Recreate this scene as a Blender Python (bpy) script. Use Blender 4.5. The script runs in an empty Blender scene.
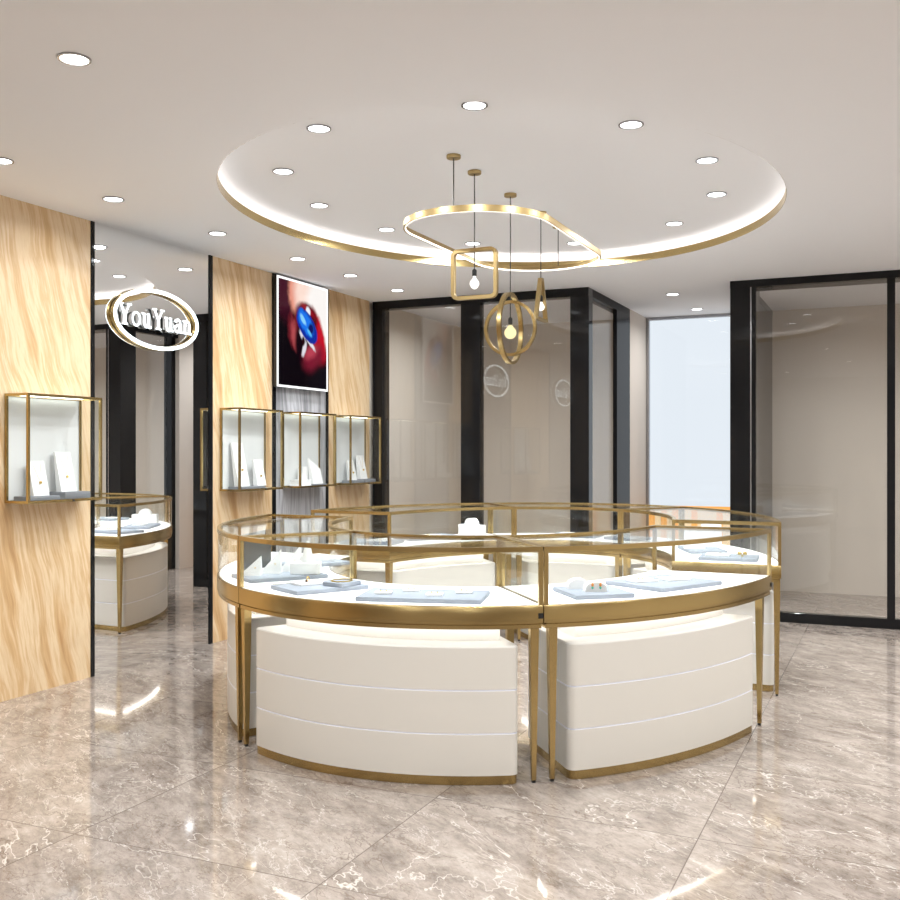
import bpy, bmesh, math, random
from math import sin, cos, pi, radians as R, sqrt, atan2
from mathutils import Vector, Matrix
random.seed(4)
scene = bpy.context.scene
COL = scene.collection
H = 2.85

# ------------------------------------------------------------------ materials
def newmat(name):
    m = bpy.data.materials.new(name); m.use_nodes = True
    nt = m.node_tree; nt.nodes.clear()
    out = nt.nodes.new('ShaderNodeOutputMaterial')
    return m, nt, out
def N(nt, t, **kw):
    n = nt.nodes.new('ShaderNode' + t)
    for k, v in kw.items():
        if k in n.inputs: n.inputs[k].default_value = v
        else: setattr(n, k, v)
    return n
def L(nt, a, b): nt.links.new(a, b)
def principled(name, color, rough=.5, metal=0., emit=None, estr=0., spec=.5, bump=None):
    m, nt, out = newmat(name)
    p = nt.nodes.new('ShaderNodeBsdfPrincipled')
    p.inputs['Base Color'].default_value = (*color, 1)
    p.inputs['Roughness'].default_value = rough
    p.inputs['Metallic'].default_value = metal
    p.inputs['Specular IOR Level'].default_value = spec
    if emit:
        p.inputs['Emission Color'].default_value = (*emit, 1)
        p.inputs['Emission Strength'].default_value = estr
    # slight procedural variation so that no surface is perfectly flat in tone
    tc = N(nt, 'TexCoord'); nz = N(nt, 'TexNoise'); nz.inputs['Scale'].default_value = 9; nz.inputs['Detail'].default_value = 3
    L(nt, tc.outputs['Object'], nz.inputs['Vector'])
    mr = N(nt, 'MapRange'); mr.inputs['To Min'].default_value = max(0.0, rough - .03); mr.inputs['To Max'].default_value = rough + .03
    L(nt, nz.outputs['Fac'], mr.inputs['Value']); L(nt, mr.outputs['Result'], p.inputs['Roughness'])
    L(nt, p.outputs[0], out.inputs[0])
    return m
def emission(name, color, s):
    m, nt, out = newmat(name)
    e = N(nt, 'Emission'); e.inputs['Color'].default_value = (*color, 1); e.inputs['Strength'].default_value = s
    L(nt, e.outputs[0], out.inputs[0]); return m
def glassmat(name, tint=(.96, .97, .96), f0=.04, fmax=.75, rough=.0):
    """thin sheet of clear glass: mostly transmits straight through, mirrors by the viewing angle (Fresnel)"""
    m, nt, out = newmat(name)
    t = N(nt, 'BsdfTransparent'); t.inputs['Color'].default_value = (*tint, 1)
    g = N(nt, 'BsdfGlossy'); g.inputs['Roughness'].default_value = rough; g.inputs['Color'].default_value = (1, 1, 1, 1)
    lw = N(nt, 'LayerWeight'); lw.inputs['Blend'].default_value = .5
    pw = N(nt, 'Math', operation='POWER'); L(nt, lw.outputs['Facing'], pw.inputs[0]); pw.inputs[1].default_value = 5
    mr = N(nt, 'MapRange'); mr.inputs['To Min'].default_value = f0; mr.inputs['To Max'].default_value = fmax
    L(nt, pw.outputs[0], mr.inputs['Value'])
    mx = N(nt, 'MixShader'); L(nt, mr.outputs[0], mx.inputs[0]); L(nt, t.outputs[0], mx.inputs[1]); L(nt, g.outputs[0], mx.inputs[2])
    L(nt, mx.outputs[0], out.inputs[0]); return m

def ramp(nt, stops, interp='LINEAR'):
    r = N(nt, 'ValToRGB'); cr = r.color_ramp; cr.interpolation = interp
    while len(cr.elements) > 1: cr.elements.remove(cr.elements[-1])
    cr.elements[0].position = stops[0][0]; cr.elements[0].color = (*stops[0][1], 1)
    for p, c in stops[1:]:
        e = cr.elements.new(p); e.color = (*c, 1)
    return r

def s2l(*c):
    o = []
    for v in c:
        v /= 255.
        o.append(v / 12.92 if v <= .04045 else ((v + .055) / 1.055) ** 2.4)
    return tuple(o)

def mat_floor():
    m, nt, out = newmat('grey_beige_marble_floor')
    tc = N(nt, 'TexCoord'); sep = N(nt, 'SeparateXYZ'); L(nt, tc.outputs['Object'], sep.inputs[0])
    def cell(sock, off, size):
        a = N(nt, 'Math', operation='ADD'); L(nt, sock, a.inputs[0]); a.inputs[1].default_value = off
        d = N(nt, 'Math', operation='DIVIDE'); L(nt, a.outputs[0], d.inputs[0]); d.inputs[1].default_value = size
        fl = N(nt, 'Math', operation='FLOOR'); L(nt, d.outputs[0], fl.inputs[0])
        fr = N(nt, 'Math', operation='FRACT'); L(nt, d.outputs[0], fr.inputs[0])
        s = N(nt, 'Math', operation='SUBTRACT'); L(nt, fr.outputs[0], s.inputs[0]); s.inputs[1].default_value = .5
        ab = N(nt, 'Math', operation='ABSOLUTE'); L(nt, s.outputs[0], ab.inputs[0])
        g = N(nt, 'Math', operation='GREATER_THAN'); L(nt, ab.outputs[0], g.inputs[0]); g.inputs[1].default_value = .5 - .0022 / size
        return fl.outputs[0], g.outputs[0]
    fx, gx = cell(sep.outputs[0], .66, 1.05)
    fy, gy = cell(sep.outputs[1], -2.79 + .89 * 20, .89)
    grout = N(nt, 'Math', operation='MAXIMUM'); L(nt, gx, grout.inputs[0]); L(nt, gy, grout.inputs[1])
    cmb = N(nt, 'CombineXYZ'); L(nt, fx, cmb.inputs[0]); L(nt, fy, cmb.inputs[1])
    wn = N(nt, 'TexWhiteNoise'); wn.noise_dimensions = '3D'; L(nt, cmb.outputs[0], wn.inputs['Vector'])
    sc = N(nt, 'VectorMath', operation='SCALE'); L(nt, wn.outputs['Color'], sc.inputs[0]); sc.inputs['Scale'].default_value = 9.
    rot = N(nt, 'VectorRotate'); rot.rotation_type = 'Z_AXIS'; rot.inputs['Angle'].default_value = R(35); L(nt, tc.outputs['Object'], rot.inputs['Vector'])
    mp = N(nt, 'VectorMath', operation='MULTIPLY'); L(nt, rot.outputs[0], mp.inputs[0]); mp.inputs[1].default_value = (1, 2.1, 1)
    ad = N(nt, 'VectorMath', operation='ADD'); L(nt, mp.outputs[0], ad.inputs[0]); L(nt, sc.outputs[0], ad.inputs[1])
    def noise(scale, det, dist, rough=.6):
        n = N(nt, 'TexNoise'); n.inputs['Scale'].default_value = scale; n.inputs['Detail'].default_value = det
        n.inputs['Distortion'].default_value = dist; n.inputs['Roughness'].default_value = rough
        L(nt, ad.outputs[0], n.inputs['Vector']); return n.outputs['Fac']
    def vein(src, width, centre=.5):
        s = N(nt, 'Math', operation='SUBTRACT'); L(nt, src, s.inputs[0]); s.inputs[1].default_value = centre
        a = N(nt, 'Math', operation='ABSOLUTE'); L(nt, s.outputs[0], a.inputs[0])
        r = N(nt, 'MapRange'); r.interpolation_type = 'SMOOTHSTEP'
        r.inputs['From Min'].default_value = 0; r.inputs['From Max'].default_value = width
        r.inputs['To Min'].default_value = 1; r.inputs['To Max'].default_value = 0
        L(nt, a.outputs[0], r.inputs['Value']); return r.outputs[0]
    base = ramp(nt, [(.33, s2l(106, 95, 87)), (.5, s2l(154, 142, 133)), (.67, s2l(186, 175, 165))])
    L(nt, noise(3.0, 13, .2, .82), base.inputs[0])
    cloud = noise(1.1, 4, 0)
    def mix(a, b, facsock, k=1.):
        mm = N(nt, 'Mix', data_type='RGBA')
        ml = N(nt, 'Math', operation='MULTIPLY'); L(nt, facsock, ml.inputs[0]); ml.inputs[1].default_value = k
        L(nt, ml.outputs[0], mm.inputs[0]); L(nt, a, mm.inputs[6]); mm.inputs[7].default_value = (*b, 1)
        return mm.outputs[2]
    def gate(v, lo, hi, src):
        g = N(nt, 'MapRange'); g.inputs['From Min'].default_value = lo; g.inputs['From Max'].default_value = hi; L(nt, src, g.inputs['Value'])
        q = N(nt, 'Math', operation='MULTIPLY'); L(nt, v, q.inputs[0]); L(nt, g.outputs[0], q.inputs[1]); return q.outputs[0]
    c = base.outputs[0]
    c = mix(c, s2l(104, 89, 79), gate(vein(noise(2.4, 6, .5), .016, .47), .45, .6, cloud), .75)
    c = mix(c, s2l(112, 98, 88), gate(vein(noise(4.6, 7, .4), .022, .52), .5, .4, cloud), .6)
    c = mix(c, s2l(222, 213, 204), gate(vein(noise(1.2, 5, .4), .0065, .5), .40, .60, cloud), .75)
    c = mix(c, s2l(212, 204, 196), gate(vein(noise(2.7, 5, .3), .009, .5), .62, .42, cloud), .6)
    c = mix(c, s2l(118, 100, 88), vein(noise(2.9, 4, .2), .007, .46), .6)
    c = mix(c, s2l(96, 84, 76), grout.outputs[0], .85)
    p = nt.nodes.new('ShaderNodeBsdfPrincipled'); L(nt, c, p.inputs['Base Color'])
    p.inputs['Roughness'].default_value = .06; p.inputs['IOR'].default_value = 1.62
    L(nt, p.outputs[0], out.inputs[0]); return m

def mat_wood(name, dark, mid, light, seed=0., tilt=-9, gloss=.35, amt=1.):
    m, nt, out = newmat(name)
    tc = N(nt, 'TexCoord')
    mpg = N(nt, 'Mapping'); mpg.inputs['Location'].default_value = (seed, seed * 1.7, seed * .6); mpg.inputs['Rotation'].default_value = (R(tilt), 0, 0)
    L(nt, tc.outputs['Object'], mpg.inputs['Vector'])
    warp = N(nt, 'TexNoise'); warp.inputs['Scale'].default_value = 1.3; warp.inputs['Detail'].default_value = 2
    L(nt, mpg.outputs[0], warp.inputs['Vector'])
    wv = N(nt, 'VectorMath', operation='SUBTRACT'); L(nt, warp.outputs['Color'], wv.inputs[0]); wv.inputs[1].default_value = (.5, .5, .5)
    ws = N(nt, 'VectorMath', operation='SCALE'); L(nt, wv.outputs[0], ws.inputs[0]); ws.inputs['Scale'].default_value = .22
    wa = N(nt, 'VectorMath', operation='ADD'); L(nt, mpg.outputs[0], wa.inputs[0]); L(nt, ws.outputs[0], wa.inputs[1])
    st = N(nt, 'VectorMath', operation='MULTIPLY'); L(nt, wa.outputs[0], st.inputs[0]); st.inputs[1].default_value = (1, 6.0 * amt, .5)
    n = N(nt, 'TexNoise'); n.inputs['Scale'].default_value = 1.25; n.inputs['Detail'].default_value = 9; n.inputs['Roughness'].default_value = .62
    L(nt, st.outputs[0], n.inputs['Vector'])
    st2 = N(nt, 'VectorMath', operation='MULTIPLY'); L(nt, wa.outputs[0], st2.inputs[0]); st2.inputs[1].default_value = (1, 30, 2.5)
    n2 = N(nt, 'TexNoise'); n2.inputs['Scale'].default_value = 2.2; n2.inputs['Detail'].default_value = 6; L(nt, st2.outputs[0], n2.inputs['Vector'])
    r = ramp(nt, [(.30, dark), (.42, mid), (.52, light), (.60, mid), (.66, light), (.78, dark)])
    mm = N(nt, 'Math', operation='MULTIPLY_ADD'); L(nt, n2.outputs['Fac'], mm.inputs[0]); mm.inputs[1].default_value = .16
    L(nt, n.outputs['Fac'], mm.inputs[2])
    sb = N(nt, 'Math', operation='SUBTRACT'); L(nt, mm.outputs[0], sb.inputs[0]); sb.inputs[1].default_value = .08
    L(nt, sb.outputs[0], r.inputs[0])
    p = nt.nodes.new('ShaderNodeBsdfPrincipled'); L(nt, r.outputs[0], p.inputs['Base Color']); p.inputs['Roughness'].default_value = gloss
    L(nt, p.outputs[0], out.inputs[0]); return m

M = {}
M['floor'] = mat_floor()
M['wood'] = mat_wood('golden_veined_stone', s2l(180, 138, 92), s2l(206, 171, 126), s2l(226, 202, 167), 0., tilt=-14)
M['greywood'] = mat_wood('grey_streaked_stone', s2l(112, 112, 116), s2l(140, 140, 143), s2l(184, 184, 188), 3., tilt=0, amt=1.6)
M['ceiling'] = principled('matt_white_ceiling_paint', s2l(244, 245, 248), .9, spec=.1)
M['beige'] = principled('beige_plaster', s2l(222, 214, 203), .8, spec=.2)
M['greige'] = principled('greige_plaster', s2l(208, 198, 188), .8, spec=.2)
M['black'] = principled('glossy_black_panel', (.010, .010, .011), .05, spec=.22)
M['blackmat'] = principled('satin_black_metal', (.014, .014, .015), .35)
M['brass'] = principled('brushed_brass', (.50, .37, .165), .25, 1.)
M['brassd'] = principled('satin_dark_brass', (.46, .34, .16), .34, 1.)
M['white'] = principled('satin_white_lacquer', s2l(226, 223, 216), .38)
M['groove'] = principled('silver_inlay', s2l(246, 248, 255), .3, 0.)
M['deck'] = principled('white_deck_added_glow', (.9, .9, .9), .35, emit=(1, .985, .96), estr=.42)  # white deck; emission added to imitate the light falling on it
M['led'] = emission('warm_white_led_strip', (1, .94, .84), 3.)
M['ledsoft'] = emission('under_counter_led_strip', (1, .975, .94), 12.)
M['caseled'] = emission('display_case_led_strip', (.96, 1, .90), 5.)
M['blackflat'] = principled('black_lacquer_post', (.012, .012, .013), .2, spec=.04)
M['cove'] = emission('cove_led_strip', (1, .90, .79), 5.)
M['lamp'] = emission('downlight_diffuser', (.97, .99, 1.), 9.)
M['bulb'] = emission('warm_bulb_glass', (1, .86, .46), 1.25)
M['bulbw'] = emission('white_bulb_glass', (1, .96, .90), 1.6)
M['neon'] = emission('cool_white_sign_light', (.88, .97, 1.), 4.)
M['glass'] = glassmat('clear_display_glass', (.985, .99, .985), .012, .5)
M['pane'] = glassmat('window_glass', (.95, .945, .94), .035, .4)
M['mirror'] = principled('mirror_silver', (.93, .93, .93), .0, 1.)
M['mirror'].node_tree.nodes['Principled BSDF'].inputs['Roughness'].default_value = 0
for l in list(M['mirror'].node_tree.links):
    if l.to_socket.name == 'Roughness': M['mirror'].node_tree.links.remove(l)
M['tray'] = principled('blue_grey_velvet_pad', s2l(150, 157, 168), .8, spec=.2)
M['trayd'] = principled('grey_leatherette_pad', s2l(128, 131, 137), .7, spec=.2)
M['prop'] = principled('white_leatherette', (.88, .88, .88), .5)
M['back'] = principled('white_backdrop', (.70, .71, .71), .6)
M['gold'] = principled('polished_gold', (.95, .68, .22), .12, 1.)
M['gem'] = principled('orange_gem', (.9, .35, .08), .1)
M['gemg'] = principled('green_gem', (.1, .6, .45), .1)
M['gemd'] = principled('dark_gem', (.08, .03, .02), .1)
M['chrome'] = principled('brushed_nickel', (.40, .40, .42), .25, 1.)
M['darkglass'] = principled('dark_mirror_glass', (.02, .028, .032), .3, spec=.15)
M['orange'] = emission('added_orange_glow', s2l(255, 178, 92), 1.1)  # glow colour of the added bars in the alcove window
M['orangep'] = emission('added_peach_glow', s2l(255, 222, 180), 1.05)  # paler glow of the added sheet behind those bars

# ------------------------------------------------------------------ mesh helpers
def obj(name, geo, mats, parent=None, smooth=False, bevel=0):
    verts, faces = geo[0], geo[1]
    me = bpy.data.meshes.new(name)
    me.from_pydata([tuple(v) for v in verts], [], faces); me.update()
    if not isinstance(mats, (list, tuple)): mats = [mats]
    for mm in mats: me.materials.append(mm)
    if len(geo) > 2 and geo[2]:
        for i, k in enumerate(geo[2]): me.polygons[i].material_index = k
    bm = bmesh.new(); bm.from_mesh(me)
    bmesh.ops.recalc_face_normals(bm, faces=bm.faces)
    if bevel:
        es = [e for e in bm.edges if len(e.link_faces) == 2 and e.calc_face_angle(0) > R(50)]
        bmesh.ops.bevel(bm, geom=es, offset=bevel, segments=2, affect='EDGES', profile=.5, clamp_overlap=True)
    bm.to_mesh(me); bm.free()
    o = bpy.data.objects.new(name, me); COL.objects.link(o)
    if smooth:
        for p in me.polygons: p.use_smooth = True
        try: me.set_sharp_from_angle(angle=R(38))
        except Exception: pass
    if parent is not None: o.parent = parent
    return o
def merge(*gs):
    V, F, K = [], [], []
    for g in gs:
        b = len(V); V += list(g[0]); F += [tuple(i + b for i in f) for f in g[1]]
        K += list(g[2]) if len(g) > 2 and g[2] else [0] * len(g[1])
    return V, F, K
def withmat(g, k): return g[0], g[1], [k] * len(g[1])
def box(x0, y0, z0, x1, y1, z1):
    V = [(x, y, z) for z in (z0, z1) for y in (y0, y1) for x in (x0, x1)]
    return V, [(0, 1, 3, 2), (4, 6, 7, 5), (0, 4, 5, 1), (2, 3, 7, 6), (0, 2, 6, 4), (1, 5, 7, 3)]
def xf(g, m):
    return ([m @ Vector(v) for v in g[0]],) + tuple(g[1:])
def T(x, y, z, rz=0, rx=0, ry=0):
    return Matrix.Translation((x, y, z)) @ Matrix.Rotation(rz, 4, 'Z') @ Matrix.Rotation(ry, 4, 'Y') @ Matrix.Rotation(rx, 4, 'X')
def loft(rings, cap=True, closed=True, mk=None):
    n = len(rings[0]); V = [p for r in rings for p in r]; F = []; K = []
    for k in range(len(rings) - 1):
        for i in range(n if closed else n - 1):
            j = (i + 1) % n
            F.append((k * n + i, k * n + j, (k + 1) * n + j, (k + 1) * n + i)); K.append(mk[k] if mk else 0)
    if cap:
        F.append(tuple(range(n - 1, -1, -1))); K.append(0)
        F.append(tuple((len(rings) - 1) * n + i for i in range(n))); K.append(mk[-1] if mk else 0)
    return V, F, K
def ringz(outer, inner, z0, z1):
    """ring-shaped prism between two outlines with equal point counts"""
    n = len(outer)
    V = [(x, y, z0) for x, y in outer] + [(x, y, z1) for x, y in outer] + [(x, y, z1) for x, y in inner] + [(x, y, z0) for x, y in inner]
    F = []
    for k in range(4):
        for i in range(n):
            j = (i + 1) % n
            F.append((k * n + i, k * n + j, ((k + 1) % 4) * n + j, ((k + 1) % 4) * n + i))
    return V, F
def lathe(prof, n=24):
    rings = [[(r * cos(2 * pi * i / n), r * sin(2 * pi * i / n), z) for i in range(n)] for r, z in prof]
    return loft(rings)
def tube(path, r, n=8, closed=False, squash=1.):
    P = [Vector(p) for p in path]; rings = []; m = len(P)
    up = Vector((0, 0, 1)); prev = None
    for i, p in enumerate(P):
        a = P[i - 1] if (i > 0 or closed) else p
        b = P[(i + 1) % m] if (i < m - 1 or closed) else p
        d = (b - a).normalized()
        if prev is None:
            s = d.cross(up)
            if s.length < 1e-3: s = d.cross(Vector((1, 0, 0)))
        else:
            s = prev - d * prev.dot(d)
        s.normalize(); prev = s; u = s.cross(d)
        rings.append([p + s * (r * cos(2 * pi * k / n)) + u * (r * squash * sin(2 * pi * k / n)) for k in range(n)])
    if closed: rings.append(rings[0])
    g = loft(rings, cap=not closed)
    return g
def sqbar(path, w, h, normal, closed=True):
    """rectangular section swept round a closed planar path; normal = plane normal; w across plane, h in plane"""
    P = [Vector(p) for p in path]; nrm = Vector(normal).normalized(); m = len(P); rings = []
    for i, p in enumerate(P):
        d1 = (p - P[i - 1]).normalized(); d2 = (P[(i + 1) % m] - p).normalized()
        t = (d1 + d2).normalized(); s = nrm.cross(t)
        k = 1 / max(.5, t.dot(d1))
        rings.append([p + s * (h / 2 * k) + nrm * (w / 2), p + s * (h / 2 * k) - nrm * (w / 2), p - s * (h / 2 * k) - nrm * (w / 2), p - s * (h / 2 * k) + nrm * (w / 2)])
    rings.append(rings[0])
    return loft(rings, cap=False)
def globe(r, n=16, sz=1.):
    prof = [(max(.0005, r * sin(pi * i / 10)), -r * sz * cos(pi * i / 10)) for i in range(11)]
    return lathe(prof, n)

def thing(name, label, cat, loc=(0, 0, 0), rz=0, group=None):
    o = bpy.data.objects.new(name, None); o.empty_display_size = .1; COL.objects.link(o)
    o.location = loc; o.rotation_euler = (0, 0, rz); o['label'] = label; o['category'] = cat
    if group: o['group'] = group
    return o
def tag(o, label, cat, group=None):
    o['label'] = label; o['category'] = cat
    if group: o['group'] = group
    return o
def struct(name, geo=None, mats=None, **kw):
    o = obj(name, geo, mats, **kw) if geo else bpy.data.objects.new(name, None)
    if not geo: COL.objects.link(o)
    o['kind'] = 'structure'; return o

# ------------------------------------------------------------------ room shell
X0, X1, Y0, Y1 = -4.6, 3.3, -3.0, 10.65
struct('floor', box(X0 - .1, Y0, -.1, X1, Y1 + .1, 0), M['floor'])

EC = (-2.125, 5.62)                       # centre of the oval ceiling recess
EA, EB = 1.575, 1.92
def ell(c, a, b, n=120, ph=0): return [(c[0] + a * cos(2 * pi * i / n + ph), c[1] + b * sin(2 * pi * i / n + ph)) for i in range(n)]
def ceiling_plate():
    xs = (X0 - .1, X1); ys = (Y0, Y1 + .1)
    angs = [2 * pi * i / 120 for i in range(120)]
    corners = [(x, y) for x in xs for y in ys]
    for c in corners:
        a = atan2(c[1] - EC[1], c[0] - EC[0]) % (2 * pi); angs.append(a)
    angs = sorted(set(angs))
    inn, outp = [], []
    for a in angs:
        dx, dy = cos(a), sin(a)
        k = 1 / sqrt((dx / EA) ** 2 + (dy / EB) ** 2); inn.append((EC[0] + dx * k, EC[1] + dy * k))
        ts = []
        if abs(dx) > 1e-9: ts += [((xs[0] if dx < 0 else xs[1]) - EC[0]) / dx]
        if abs(dy) > 1e-9: ts += [((ys[0] if dy < 0 else ys[1]) - EC[1]) / dy]
        t = min(ts); outp.append((EC[0] + dx * t, EC[1] + dy * t))
    return ringz(outp, inn, H, H + .05)
ceil = struct('ceiling', ceiling_plate(), M['ceiling'])
o1 = ell(EC, EA + .14, EB + .14); o2 = ell(EC, EA + .20, EB + .20)
HR = 2.97
wallr = ringz(o2, o1, H + .05, HR)
lid = loft([[(x, y, HR) for x, y in o2], [(x, y, HR + .04) for x, y in o2]])
struct('ceiling_recess', merge(wallr, lid), M['ceiling'], smooth=True).parent = ceil
bt = obj('recess_brass_trim', ringz(ell(EC, EA - .0005, EB - .0005), ell(EC, EA - .0022, EB - .0022), H + .001, H + .052), M['brass'], ceil, smooth=True)
obj('cove_light_strip', ringz(ell(EC, EA + .11, EB + .11), ell(EC, EA + .09, EB + .09), H + .052, H + .062), M['cove'], ceil)

# left wall backing
struct('wall_left', box(X0 - .1, Y0, 0, X0 - .03, Y1, H), M['beige'])
def leftpanel(name, y0, y1, mat, label, x=-4.6):
    o = obj(name, box(X0 - .03, y0, 0, x, y1, H), mat); tag(o, label, 'wall panel'); return o
leftpanel('wall_panel', -3.0, 1.98, M['wood'], 'golden veined stone wall panel beyond the frame nearest the shop entrance')
leftpanel('wall_panel', 3.22, 4.785, M['wood'], 'golden veined stone wall panel left of the lit mirror sign')
leftpanel('wall_panel', 6.0, 6.77, M['wood'], 'golden veined stone wall panel between the mirror and the poster')
leftpanel('wall_panel', 6.82, 7.60, M['greywood'], 'grey streaked stone wall panel under the backlit poster')
leftpanel('wall_panel', 7.64, 8.40, M['wood'], 'golden veined stone wall panel between the poster and the black glass corner')
tn = 0
for (a, b, w) in ((1.98, 2.01, .006), (3.19, 3.22, .006), (4.785, 4.815, .006), (5.96, 6.0, .006), (6.77, 6.82, .006), (7.60, 7.64, .006)):
    tn += 1; struct('trim_%d' % tn, box(X0 - .03, a, 0, X0 + w, b, H), M['black'])
for (a, b, lab) in ((2.01, 3.19, 'tall wall mirror nearest the shop entrance, outside the left edge of the picture'), (4.815, 5.96, 'tall frameless wall mirror behind the glowing oval sign')):
    tag(obj('wall_mirror', box(X0 - .03, a, 0, X0, b, H), M['mirror']), lab, 'mirror')
struct('wall_left_rear', box(X0 - .03, 8.62, 0, X0, Y1, H), M['beige'])
struct('wall_back', merge(box(X0, Y1, 0, -2.46, Y1 + .1, H), box(-1.2, Y1, 0, X1, Y1 + .1, H)), M['beige'])
struct('wall_front', box(X0 - .1, Y0 - .1, 0, X1 + .1, Y0, H), M['greige'])
struct('wall_right', box(X1, Y0, 0, X1 + .1, Y1 + .1, H), M['beige'])

# glazed partitions (black frames)
def glazing(idx, frame, panes, fm='black'):
    r = struct('window_%d' % idx)
    for f in frame: obj('window_frame', box(*f), M[fm], r, bevel=.002)
    for p in panes: obj('glass_pane', box(*p), M['pane'], r)
    return r
y = 8.47
glazing(1, [(-4.6, y, 0, -4.50, y + .15, 2.775), (-3.68, y, .08, -3.49, y + .1, 2.775), (-2.63, y, .0, -2.46, y + .12, 2.775),
            (-4.6, y - .01, 2.775, -2.46, y + .12, H), (-4.5, y, 0, -2.63, y + .08, .08)],
        [(-4.50, y + .03, .08, -3.68, y + .04, 2.775), (-3.49, y + .03, .08, -2.63, y + .04, 2.775)])
x = -2.46
glazing(2, [(x - .04, 9.43, 0, x, 9.94, 2.775), (x - .10, y + .12, 2.775, x, 9.94, H), (x - .10, y + .12, 0, x, 9.43, .08)],
        [(x - .04, y + .12, .08, x - .03, 9.43, 2.775)], 'blackflat')
struct('wall_alcove_left', box(x - .10, 9.94, 0, x, Y1, H), M['greige'])
y = 8.68
glazing(3, [(-1.29, y, 0, -1.08, y + .25, 2.79), (-1.29, y - .01, 2.79, X1, y + .25, H), (-1.08, y, 0, X1, y + .08, .08), (-.075, y, .08, -.015, y + .06, 2.79),
            (1.2, y, .08, 1.26, y + .06, 2.79), (2.4, y, .08, 2.46, y + .06, 2.79)],
        [(-1.08, y + .03, .08, -.075, y + .04, 2.79), (-.015, y + .03, .08, 1.2, y + .04, 2.79), (1.26, y + .03, .08, 2.4, y + .04, 2.79), (2.46, y + .03, .08, X1, y + .04, 2.79)])
glazing(4, [(-1.20, 9.56, 0, -1.16, 10.62, 2.79), (-1.24, y + .25, 2.79, -1.16, 10.65, H), (-1.24, y + .25, 0, -1.16, 9.56, .05)],
        [(-1.20, y + .25, .05, -1.19, 9.56, 2.79)])
struct('wall_alcove_right', box(-1.26, 9.72, 0, -1.20, Y1, H), M['greige'])
struct('trim_7', box(-1.125, y - .006, .0, -1.115, y, 2.79), M['chrome'])
# alcove window: clear above; lowest part is an added sheet imitating an orange glow
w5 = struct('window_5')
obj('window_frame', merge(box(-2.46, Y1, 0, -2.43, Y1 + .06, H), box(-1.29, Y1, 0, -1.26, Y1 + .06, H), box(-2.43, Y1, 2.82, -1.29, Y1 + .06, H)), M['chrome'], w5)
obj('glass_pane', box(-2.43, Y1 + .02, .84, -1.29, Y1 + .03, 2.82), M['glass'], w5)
obj('added_glow_screen', box(-2.43, Y1 + .02, 0, -1.29, Y1 + .04, .84), M['orangep'], w5)
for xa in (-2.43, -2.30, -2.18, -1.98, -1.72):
    obj('added_glow_bar', box(xa, Y1 + .0, 0, xa + .06, Y1 + .02, .84), M['orange'], w5)
obj('added_glow_bar', box(-2.43, Y1 - .005, .80, -1.29, Y1 + .015, .84), M['orange'], w5)

# ------------------------------------------------------------------ lights
def lamp(name, kind, loc, power, color=(.95, .985, 1.), size=.1, parent=None, spot=None, rot=None, blend=.6):
    d = bpy.data.lights.new(name, kind); d.energy = power; d.color = color
    if kind == 'AREA': d.shape = 'DISK'; d.size = size; d.spread = R(160)
    elif kind == 'SPOT': d.shadow_soft_size = size; d.spot_size = spot or R(120); d.spot_blend = blend
    else: d.shadow_soft_size = size
    o = bpy.data.objects.new(name, d); COL.objects.link(o)
    if parent: o.parent = parent
    o.location = loc
    if rot: o.rotation_euler = rot
    return o
def downlight(x, y, z, label, power, r=.060):
    t = thing('recessed_downlight', label, 'ceiling light', (x, y, z), 0, None)
    n = 28
    ro = [(r * cos(2 * pi * i / n), r * sin(2 * pi * i / n)) for i in range(n)]
    ri = [(r * .84 * cos(2 * pi * i / n), r * .84 * sin(2 * pi * i / n)) for i in range(n)]
    obj('trim_ring', ringz(ro, ri, -.006, -.0005), M['chrome'], t, smooth=True)
    obj('diffuser', lathe([(r * .84, -.003), (r * .84, -.0005)], n), M['lamp'], t)
    lamp('lamp', 'AREA', (0, 0, -.012), power, size=r * 1.4, parent=t)
    return t
P1, P2 = 20.5, 17.
PW = 5.5
wallrow = [(-4.07, 1.7, 'of the left wall row beyond the left edge of the picture'), (-4.05, 3.61, 'at the left edge of the picture above the first stone panel'), (-4.08, 4.42, 'above the boundary of the first stone panel and the mirror'),
           (-4.09, 5.39, 'in front of the top of the mirror'), (-4.08, 6.34, 'above the stone panel right of the mirror'), (-4.07, 7.11, 'in front of the poster top'), (-4.06, 7.93, 'above the last stone panel by the black corner')]
for x, y, l in wallrow: downlight(x, y, H, 'added fill downlight ' + l, PW)
downlight(-2.76, 2.79, H, 'large looking round downlight at the top left of the ceiling', P1)
downlight(-1.87, 9.15, H, 'round downlight in the alcove ceiling nearer the counters', 9)
downlight(-1.84, 10.2, H, 'round downlight in the alcove ceiling right before the window', 9)
for x, y, l in ((-.9, 2.6, 'over the floor in front of the counters, out of the frame'), (.45, 3.0, 'on the right side nearest the camera, out of the frame'), (.5, 4.6, 'on the right side second from the camera, out of the frame'),
                (.5, 6.2, 'on the right side third from the camera, out of the frame'), (.5, 7.8, 'on the right side by the black glazing, out of the frame'), (-2.5, .9, 'behind the camera on the left'),
                (-.7, .4, 'straight above the camera'), (2.0, 1.6, 'far right near the camera'), (2.1, 4.4, 'far right in the middle'), (2.1, 7.2, 'far right by the glazing'), (.8, -1.2, 'behind the camera on the right'), (-1.8, -1.4, 'behind the camera in the centre')):
    downlight(x, y, H, 'round recessed downlight ' + l, P1)
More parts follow.
